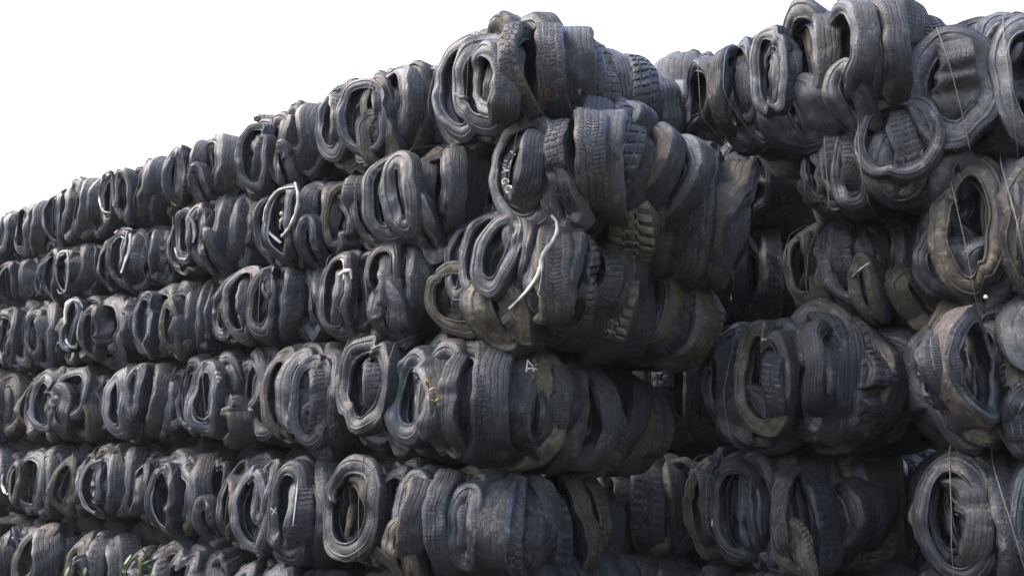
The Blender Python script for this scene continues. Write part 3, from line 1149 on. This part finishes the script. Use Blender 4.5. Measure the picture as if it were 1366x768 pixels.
bale('D5', (1220, 1450, 612, 780), 1.05, 1.3, 'lowest bale at the right edge with a tan ribbed tread inside its oval hoop', '''
f 1214 1330 606 784 -.02 hole=.66 s=side
t 1262 1308 640 768 .1 al=80 k=0 t=treadt
t 1306 1352 622 784 -.12 al=70 k=1
f 1340 1450 608 785 -.06 hole=.6
t 1255 1340 600 660 .12 al=75 k=2
t 1330 1400 598 660 .1 al=75 k=2 t=treadg
''', layers=3, wires=(-.28, .08), wmat='wirel')

bale('D6', (1215, 1450, 785, 960), 1.05, 1.3, 'bale under the right hand pile, hardly rising above the bottom edge', '''
f 1214 1330 780 960 .0
f 1330 1450 782 960 .0
''', layers=2, wires=None)
bale('C6', (800, 940, 745, 900), 1.9, 1.0, 'unlit bale low in the gap at the bottom edge', '''
t 830 880 738 900 .0
t 868 920 742 900 .02
''', layers=2, wires=None)

# ---- more bales in the dark behind, which close the gaps
for v0, v1 in ((335, 470), (465, 600), (597, 735)):
    for u0, u1, tb in ((880, 1000, 2.95), (1000, 1115, 2.95), (1115, 1235, 2.95), (765, 865, 2.35)) + (((650, 765, 2.35),) if v0 > 400 else ()):
        bale('C%d%d' % (v0, u0), (u0, u1, v0, v1), tb, 1.1, 'one of the shadowed bales stacked behind the set back wall, barely seen through its gaps', '''
t %d %d %d %d .0 al=80
t %d %d %d %d .03 al=75
''' % (u0 + 10, u0 + 50, v0, v1, u0 + 50, u0 + 90, v0 + 2, v1), layers=1, wires=None)
        B['C%d%d' % (v0, u0)].o['group'] = 'shadowed bales behind the set back wall'

# ------------------------------------------------------------------ writing, paint marks and scraps
def text_mesh(body, size, bold=0.0):
    cu = bpy.data.curves.new('lettering', 'FONT')
    cu.body = body
    cu.size = size
    cu.offset = bold
    cu.resolution_u = 3
    ob = bpy.data.objects.new('lettering', cu)
    COL.objects.link(ob)
    dg = bpy.context.evaluated_depsgraph_get()
    me = bpy.data.meshes.new_from_object(ob.evaluated_get(dg))
    bpy.data.objects.remove(ob)
    return me


def letter_sidewall(o, sh, body, th0, rho0, size, mat, bold=0.0, gap=1.0):
    """White letters moulded on a sidewall, reading downwards with their tops towards the hub."""
    me = text_mesh(body, size, bold)
    me.name = 'lettering'
    n = len(me.vertices)
    co = np.zeros(n * 3, np.float32)
    me.vertices.foreach_get('co', co)
    co = co.reshape(-1, 3)
    rad = sh.rb + (sh.R - sh.rb) * rho0
    th = math.radians(th0) - co[:, 0] * gap / rad
    rho = rho0 - co[:, 1] / (sh.R - sh.rb)
    me.vertices.foreach_set('co', B['A2.0'].press(sh.on_side(rho, th, -1, .003)).astype(np.float32).ravel())
    me.materials.clear()
    me.materials.append(M[mat])
    q = bpy.data.objects.new('lettering', me)
    COL.objects.link(q)
    q.parent = o


ab, ash = B['A2.0'].tyre('f 662 750 170 274 -.06 W=.08 hole=.56 crush=.15 dish=.0 s=side sx=.95 yaw=6 ins=0 k=4 roll=0')
letter_sidewall(ab, ash, 'I  T/A  G C', 312, .30, .056, 'white', .0012)
letter_sidewall(ab, ash, 'OBB', 288, .80, .050, 'white', .0024)

bpy.context.view_layer.update()


def decal(u, v, strokes, name, mat, width=.006):
    """A flat mark: strokes given in photo pixels round (u, v), laid onto whatever tyre is there and kept with it."""
    dg = bpy.context.evaluated_depsgraph_get()
    org = Vector((0, 0, EYE))
    d0 = Vector(ray(u, v)).normalized()
    ok, loc, nrm, _, ob, _ = scene.ray_cast(dg, org, d0)
    if not ok or ob.type != 'MESH':
        return None
    while ob.parent is not None and ob.parent.type == 'MESH':
        ob = ob.parent
    V, Q = [], []
    for st in strokes:
        pts = []
        for i in range(len(st) - 1):
            for k in range(5):
                f = k / 5
                pts.append((st[i][0] + (st[i + 1][0] - st[i][0]) * f, st[i][1] + (st[i + 1][1] - st[i][1]) * f))
        pts.append(st[-1])
        P = []
        for a, b_ in pts:
            d = Vector(ray(u + a, v + b_)).normalized()
            ok, l2, n2, _, o2, _ = scene.ray_cast(dg, org, d)
            if ok and (l2 - loc).length < .12:
                n2 = n2 if n2.dot(d) < 0 else -n2
                P.append((np.array(l2), np.array(n2)))
        if len(P) < 2:
            continue
        base = len(V)
        for i, (p, n) in enumerate(P):
            t = P[min(i + 1, len(P) - 1)][0] - P[max(i - 1, 0)][0]
            s = np.cross(t, n)
            s = s / (np.linalg.norm(s) + 1e-9) * width / 2
            V += [p + s + n * .003, p - s + n * .003]
            if i:
                Q.append((base + 2 * i - 2, base + 2 * i - 1, base + 2 * i + 1, base + 2 * i))
    if not Q:
        return None
    inv = ob.matrix_world.inverted()
    V = [tuple(inv @ Vector(p)) for p in V]
    return link_mesh(name, V, Q, M[mat], ob)


decal(729, 124, [[(-7, -4), (-6, 4)], [(-1, 4), (-2, -3), (3, -5), (5, -1), (4, 3), (-1, 4)], [(-6, 7), (4, 7)]], 'tyre_mark', 'red', .006)
decal(773, 122, [[(-2, -3), (0, 0), (3, -3)], [(0, 0), (0, 4)]], 'tyre_mark', 'pale', .008)
decal(706, 488, [[(-2, -8), (-3, -1), (-4, 8)], [(-2, -7), (1, -3), (5, 1)], [(-4, 4), (3, 3), (8, 4), (13, 8)], [(4, 3), (6, 8)], [(8, -1), (11, -2)]], 'tyre_mark', 'white', .007)
decal(290, 502, [[(-3, -6), (3, -4)], [(-1, 0), (5, 2)], [(0, 6), (3, 6)]], 'tyre_mark', 'white', .02)  # three short white strokes on the tyre
decal(1017, 453, [[(-5, 0), (5, 0)]], 'paper_tag', 'white', .018)
decal(950, 697, [[(0, -5), (0, 5)]], 'paper_tag', 'white', .010)
decal(365, 680, [[(-4, -3), (3, 4)], [(3, -4), (-2, 6)]], 'tyre_mark', 'white', .006)
decal(335, 545, [[(-3, 0), (3, 1)]], 'paper_tag', 'white', .018)


def on_bale(b, u, v, y):
    return b.local(u, v, y)[:3]


def ribbon(b, pts, width, name, mat, thick=.004):
    """A strip of torn rubber through photo points (u, v, y), with a real thickness."""
    P = [on_bale(b, *q) for q in pts]
    S = []
    for i in range(len(P) - 1):
        p0, p1, p2, p3 = P[max(i - 1, 0)], P[i], P[i + 1], P[min(i + 2, len(P) - 1)]
        for k in range(5):
            f = k / 5
            S.append(.5 * ((2 * p1) + (p2 - p0) * f + (2 * p0 - 5 * p1 + 4 * p2 - p3) * f * f + (3 * p1 - p0 - 3 * p2 + p3) * f ** 3))
    S.append(P[-1])
    S = np.array(S)
    n = len(S)
    t = np.gradient(S, axis=0)
    t /= np.linalg.norm(t, axis=1)[:, None]
    side = np.cross(t, np.array([0, 1.0, .1]))
    side /= np.linalg.norm(side, axis=1)[:, None]
    nn = np.cross(side, t)
    w_ = width * (.55 + .45 * np.sin(np.linspace(.25, 2.7, n))) * (1 + .25 * np.sin(np.arange(n) * 1.7))
    V = np.stack([S + side * w_[:, None] / 2 + nn * .012, S + nn * thick, S - side * w_[:, None] / 2, S - nn * thick], 1)
    return link_mesh(name, V.reshape(-1, 3), grid_faces(n, 4, False, True), M[mat], b.o)


def draped(b, pts, width, name, mat):
    """A torn strip lying on the tyres: found by casting to the surface there, then given its own width and thickness."""
    bpy.context.view_layer.update()
    dg = bpy.context.evaluated_depsgraph_get()
    org = Vector((0, 0, EYE))
    P, N = [], []
    for i in range(len(pts) - 1):
        for k in range(6):
            f = k / 6
            u, v = pts[i][0] + (pts[i + 1][0] - pts[i][0]) * f, pts[i][1] + (pts[i + 1][1] - pts[i][1]) * f
            d = Vector(ray(u, v)).normalized()
            ok, l, n, _, ob, _ = scene.ray_cast(dg, org, d)
            P.append((np.array(d), (l - org).length if ok else 4.0))
    D = np.array([q[1] for q in P])
    # a strip spans hollows rather than dropping into them
    for _ in range(3):
        Dm = np.convolve(np.pad(D, 3, mode='edge'), np.ones(7) / 7, 'valid')
        D = np.minimum(D, Dm)
    D = np.convolve(np.pad(D, 2, mode='edge'), np.ones(5) / 5, 'valid') - .012
    S = np.array([P[i][0] * D[i] for i in range(len(P))]) + np.array([0, 0, EYE])
    for _ in range(2):
        S[1:-1] = .25 * S[:-2] + .5 * S[1:-1] + .25 * S[2:]
    n = len(S)
    t = np.gradient(S, axis=0)
    t /= np.linalg.norm(t, axis=1)[:, None]
    nrm = -np.array([q[0] for q in P])
    side = np.cross(t, nrm)
    side /= np.linalg.norm(side, axis=1)[:, None]
    w_ = width * (.35 + .65 * np.sin(np.linspace(.3, 3.0, n))) * (1 + .22 * np.sin(np.arange(n) * .9) * np.sin(np.arange(n) * .37))
    tilt = .35 * np.sin(np.linspace(0, 5, n))[:, None] * width
    V = np.stack([S + side * w_[:, None] / 2 + nrm * tilt, S + nrm * .003, S - side * w_[:, None] / 2 - nrm * tilt, S - nrm * .003], 1).reshape(-1, 3)
    bo = b.o
    inv = bo.matrix_world.inverted()
    V = [tuple(inv @ Vector(p)) for p in V]
    return link_mesh(name, V, grid_faces(n, 4, False, True), M[mat], bo)


bt = B['A3.0']
draped(bt, [(735, 287), (743, 295), (744, 308), (738, 322), (729, 333), (722, 345), (722, 356), (715, 372), (704, 387), (690, 401), (676, 414)], .024, 'torn_strip', 'white')
draped(bt, [(723, 352), (722, 372), (719, 388), (717, 392), (723, 398)], .005, 'torn_thread', 'white')
for key, pts, wd, mt in (
        ('A3.4', [(87, 432), (87, 418), (90, 405), (97, 400), (106, 403), (111, 412)], .035, 'white'),
        ('A3.4', [(88, 452), (93, 461), (101, 464), (104, 456)], .03, 'white'),
        ('A3.4', [(110, 414), (106, 428), (103, 444), (104, 456)], .014, 'pale'),
        ('A2.4', [(153, 312), (160, 305), (173, 305), (175, 318), (172, 336), (165, 352), (161, 366)], .030, 'white'),
        ('A2.3', [(252, 288), (259, 298), (260, 312), (256, 326)], .030, 'pale'),
        ('A2.3', [(233, 330), (238, 344), (248, 347), (256, 336)], .022, 'pale'),
        ('A2.5', [(76, 345), (80, 336), (90, 335), (92, 346), (91, 370), (88, 388), (80, 392), (75, 384)], .022, 'pale'),
        ('A3.3', [(174, 387), (179, 390), (185, 395)], .030, 'pale'),
        ('A1.4', [(150, 228), (140, 232), (134, 250), (133, 270), (138, 283), (149, 284)], .024, 'pale'),
        ('A1.4', [(150, 230), (152, 250), (151, 280)], .018, 'pale'),
        ('A5.3', [(135, 613), (119, 620), (109, 638), (107, 660), (113, 676), (130, 688)], .026, 'pale'),
        ('A5.4', [(4, 632), (3, 645), (6, 655), (11, 660)], .03, 'white'),
        ('A3.1', [(452, 368), (458, 362), (467, 361), (469, 374)], .03, 'pale'),
        ('A4.2', [(256, 540), (262, 555), (272, 560), (282, 552), (284, 530), (285, 515)], .014, 'pale'),  # glossy rim highlight drawn as a pale strip
        ('A5.1', [(391, 700), (394, 672), (397, 648), (397, 636)], .010, 'pale'),
        ('A1.0', [(606, 125), (616, 130), (630, 131)], .02, 'pale')):
    draped(B[key], pts, wd, 'torn_bead_or_glint', mt)
bf = B['A2.2']
ribbon(bf, [(366, 281, .02), (374, 268, -.02), (384, 258, -.03), (391, 252, .0)], .075, 'film_scrap', 'film', .006)
ribbon(bf, [(368, 282, .02), (376, 285, .0), (384, 290, .02)], .035, 'film_scrap', 'film', .005)
ribbon(bf, [(373, 305, .03), (374, 295, .0), (378, 288, .02)], .045, 'film_scrap', 'film', .006)
ribbon(bf, [(393, 243, -.08), (397, 262, -.10), (394, 285, -.11), (384, 306, -.10), (375, 316, -.09)], .030, 'torn_strip', 'pale')
ribbon(bf, [(392, 250, -.09), (372, 254, -.11), (358, 270, -.12), (352, 290, -.12), (357, 308, -.11), (374, 324, -.09)], .022, 'torn_strip', 'pale')
ribbon(B['A3.2'], [(318, 392, .05), (322, 406, .02), (320, 420, .03), (322, 432, .05)], .05, 'rubber_scrap', 'straw', .006)
ribbon(B['B2'], [(1186, 165, -.05), (1200, 158, -.10), (1214, 154, -.08)], .025, 'torn_strip', 'pale')
ribbon(B['B3'], [(1136, 369, -.15), (1148, 358, -.17), (1160, 350, -.15)], .02, 'torn_strip', 'pale')


# ------------------------------------------------------------------ small plants
def leaf_verts(base, tip, width, up, sag=.12):
    base, tip = np.array(base, float), np.array(tip, float)
    ax = tip - base
    L = np.linalg.norm(ax)
    s = np.cross(ax, np.array(up, float))
    s /= np.linalg.norm(s) + 1e-9
    k = 7
    V = []
    for i in range(k):
        f = i / (k - 1)
        c = base + ax * f + np.array([0, 0, -1]) * sag * L * f * f
        wv = width * math.sin(PI * min(.98, f * .9 + .08)) * .5
        V += [c + s * wv + np.array([0, 0, .15 * wv]), c, c - s * wv + np.array([0, 0, .15 * wv])]
    Q = []
    for i in range(k - 1):
        for j in range(2):
            Q.append((i * 3 + j, i * 3 + j + 1, (i + 1) * 3 + j + 1, (i + 1) * 3 + j))
    return V, Q


def plant(name, label, cat, pos, stems, seed, mats):
    """stems: (lean x, lean y, height, leaf count, leaf length)"""
    g = random.Random(seed)
    e = bpy.data.objects.new(name, None)
    COL.objects.link(e)
    e.empty_display_size = .1
    e.location = pos
    e['label'] = label
    e['category'] = cat
    for lx, ly, h, n, ll in stems:
        path = [(lx * f * f + .01 * math.sin(f * 7), ly * f * f, h * f) for f in np.linspace(0, 1, 9)]
        v, q = tube(path, np.linspace(.0045, .0018, 9) * (.5 + h), 5)
        link_mesh('stem', v, q, M['stem'], e)
        V, Q = [], []
        a = g.uniform(0, 6)
        for k in range(n):
            f = 1 - .72 * (k / max(1, n)) ** 1.1
            b = np.array([lx * f * f + .01 * math.sin(f * 7), ly * f * f, h * f])
            a += 2.4
            el = .9 if k < 2 else g.uniform(.15, .6)
            tip = b + ll * g.uniform(.7, 1.1) * np.array([math.cos(a) * math.cos(el), math.sin(a) * math.cos(el), math.sin(el)])
            v, q = leaf_verts(b, tip, ll * .26, (0, 0, 1))
            o_ = len(V)
            V += v
            Q += [tuple(x + o_ for x in r) for r in q]
        link_mesh('leaves', V, Q, M[mats[g.randrange(len(mats))]], e)
    return e


bpy.context.view_layer.update()
sd_ = Vector(ray(578, 556)).normalized()
sh_ok, sh_loc, sh_n, _, _, _ = scene.ray_cast(bpy.context.evaluated_depsgraph_get(), Vector((0, 0, EYE)), sd_)
plant('seedling', 'tiny yellow and green seedling rooted between tyres of a corner bale', 'seedling', tuple(sh_loc - sd_ * .025),
      [(-.03, -.03, .17, 8, .07), (.02, -.02, .10, 5, .05)], 5, ['leafy', 'leaf'])
wp = at(178, 760, -.28)
plant('weed', 'leafy green weed growing up in front of the lowest bales', 'weed', world(wp[0], wp[1], 0),
      [(-.06, -.02, wp[2] + .05, 20, .08), (.05, .03, wp[2] + .09, 24, .085), (.13, -.05, wp[2] + .0, 18, .08), (-.16, .03, wp[2] - .05, 14, .08)], 11, ['leaf'])
wp = at(95, 768, -.28)
plant('weed', 'shorter green weed whose leaf tips just clear the bottom edge of the photo', 'weed', world(wp[0], wp[1], 0),
      [(-.05, 0, wp[2] - .0, 14, .08), (.08, 0, wp[2] + .01, 14, .08)], 23, ['leaf'])

# a white stone on the earthy top of the right hand bale
ss = at(1315, 396, .98)
uu, vv = np.meshgrid(np.linspace(0, 2 * PI, 18, endpoint=False), np.linspace(.02, PI - .02, 10), indexing='ij')
rr = .009 * (1 + .18 * np.sin(2 * uu + 1) * np.sin(vv) + .1 * np.cos(3 * vv))
sv = np.stack([rr * np.cos(uu) * np.sin(vv), rr * np.sin(uu) * np.sin(vv), rr * 1.15 * np.cos(vv)], -1)
so_ = link_mesh('stone', sv.reshape(-1, 3), grid_faces(18, 10, True, False), M['film'])
so_.location = world(*ss)
so_['label'] = 'small white stone lying on the earthy top of a right hand bale'
so_['category'] = 'stone'

# ------------------------------------------------------------------ thin scattering volume added to imitate lens glare
hz, hnt, hbs = new_mat('glare_veil')
hnt.nodes.remove(hbs)
pv = hnt.nodes.new('ShaderNodeVolumePrincipled')
pv.inputs['Color'].default_value = (.9, .94, 1.0, 1)
pv.inputs['Density'].default_value = .0009
pv.inputs['Anisotropy'].default_value = .3
hnt.links.new(pv.outputs[0], hnt.nodes['Material Output'].inputs['Volume'])
hx0, hx1, hy0, hy1, hz0, hz1 = -30, 20, -12, 30, -1.0, 5.2
hv = [(a, b_, c) for a in (hx0, hx1) for b_ in (hy0, hy1) for c in (hz0, hz1)]
ho = link_mesh('haze', hv, [(0, 1, 3, 2), (4, 6, 7, 5), (0, 4, 5, 1), (2, 3, 7, 6), (0, 2, 6, 4), (1, 5, 7, 3)], hz, None, False)
ho['kind'] = 'stuff'
ho['label'] = 'thin pale haze added round the bales to imitate lens glare'


# ------------------------------------------------------------------ ground and light
def ground():
    m, nt, bs = new_mat('bare_soil')
    tc = nt.nodes.new('ShaderNodeTexCoord')
    n = noise(nt, tc.outputs['Object'], 1.3, 8, .65)
    n2 = noise(nt, tc.outputs['Object'], 14, 6, .7)
    c = mix(nt, n, (.028, .025, .02), (.06, .052, .04))
    c = mix(nt, ramp(nt, n2, [(.55, 0.0), (.7, .6)]), c, (.05, .07, .025))
    nt.links.new(c, bs.inputs['Base Color'])
    bs.inputs['Roughness'].default_value = .95
    bp = nt.nodes.new('ShaderNodeBump')
    bp.inputs['Distance'].default_value = .04
    nt.links.new(n2, bp.inputs['Height'])
    nt.links.new(bp.outputs[0], bs.inputs['Normal'])
    s = 600.0
    o = link_mesh('ground', [(-s, -s, 0), (s, -s, 0), (s, s, 0), (-s, s, 0)], [(0, 1, 2, 3)], m, None, False)
    o['kind'] = 'structure'
    o['label'] = 'bare soil the tyre bales stand on'


ground()

w = bpy.data.worlds.new('World')
scene.world = w
w.use_nodes = True
nt = w.node_tree
bg = nt.nodes['Background']
sky = nt.nodes.new('ShaderNodeTexSky')
sky.sky_type = 'NISHITA'
sky.sun_disc = False
SUN_EL, SUN_AZ = math.radians(54), math.radians(-88)      # azimuth from +Y towards +X
sky.sun_elevation = SUN_EL
sky.sun_rotation = SUN_AZ
sky.air_density = 1.0
sky.dust_density = 4.0
hsv = nt.nodes.new('ShaderNodeHueSaturation')
hsv.inputs['Saturation'].default_value = 1.4
nt.links.new(sky.outputs[0], hsv.inputs['Color'])
tcw = nt.nodes.new('ShaderNodeTexCoord')
sep = nt.nodes.new('ShaderNodeSeparateXYZ')
nt.links.new(tcw.outputs['Generated'], sep.inputs[0])
mr = nt.nodes.new('ShaderNodeMapRange')
mr.inputs['From Min'].default_value = -.02
mr.inputs['From Max'].default_value = 1.0
mr.inputs['To Min'].default_value = 1.6
mr.inputs['To Max'].default_value = 2.7
nt.links.new(sep.outputs['Z'], mr.inputs['Value'])
vm = nt.nodes.new('ShaderNodeVectorMath')
vm.operation = 'SCALE'
hsl = nt.nodes.new('ShaderNodeHueSaturation')            # cloud is whitest low down
hsl.inputs['Saturation'].default_value = .12
nt.links.new(sky.outputs[0], hsl.inputs['Color'])
lo = nt.nodes.new('ShaderNodeMapRange')
lo.inputs['From Min'].default_value = .35
lo.inputs['From Max'].default_value = .75
nt.links.new(sep.outputs['Z'], lo.inputs['Value'])
nt.links.new(mix(nt, lo.outputs[0], hsl.outputs[0], hsv.outputs[0]), vm.inputs[0])
nt.links.new(mr.outputs[0], vm.inputs['Scale'])
nt.links.new(vm.outputs[0], bg.inputs['Color'])
bg.inputs['Strength'].default_value = .15

sd = bpy.data.lights.new('sun', 'SUN')
sd.energy = .75
sd.angle = math.radians(60)
sd.color = (1.0, .98, .955)
so = bpy.data.objects.new('sun', sd)
COL.objects.link(so)
from mathutils import Vector
dirv = Vector((math.sin(SUN_AZ) * math.cos(SUN_EL), math.cos(SUN_AZ) * math.cos(SUN_EL), math.sin(SUN_EL)))
so.rotation_euler = dirv.to_track_quat('Z', 'Y').to_euler()
so.location = (-5, 10, 12)

scene.view_settings.view_transform = 'Standard'
scene.view_settings.look = 'None'
scene.view_settings.gamma = 1.0
scene.view_settings.exposure = 1.0
scene.render.engine = 'CYCLES'
scene.cycles.use_denoising = True
scene.cycles.max_bounces = 6
scene.cycles.diffuse_bounces = 3
scene.cycles.glossy_bounces = 3
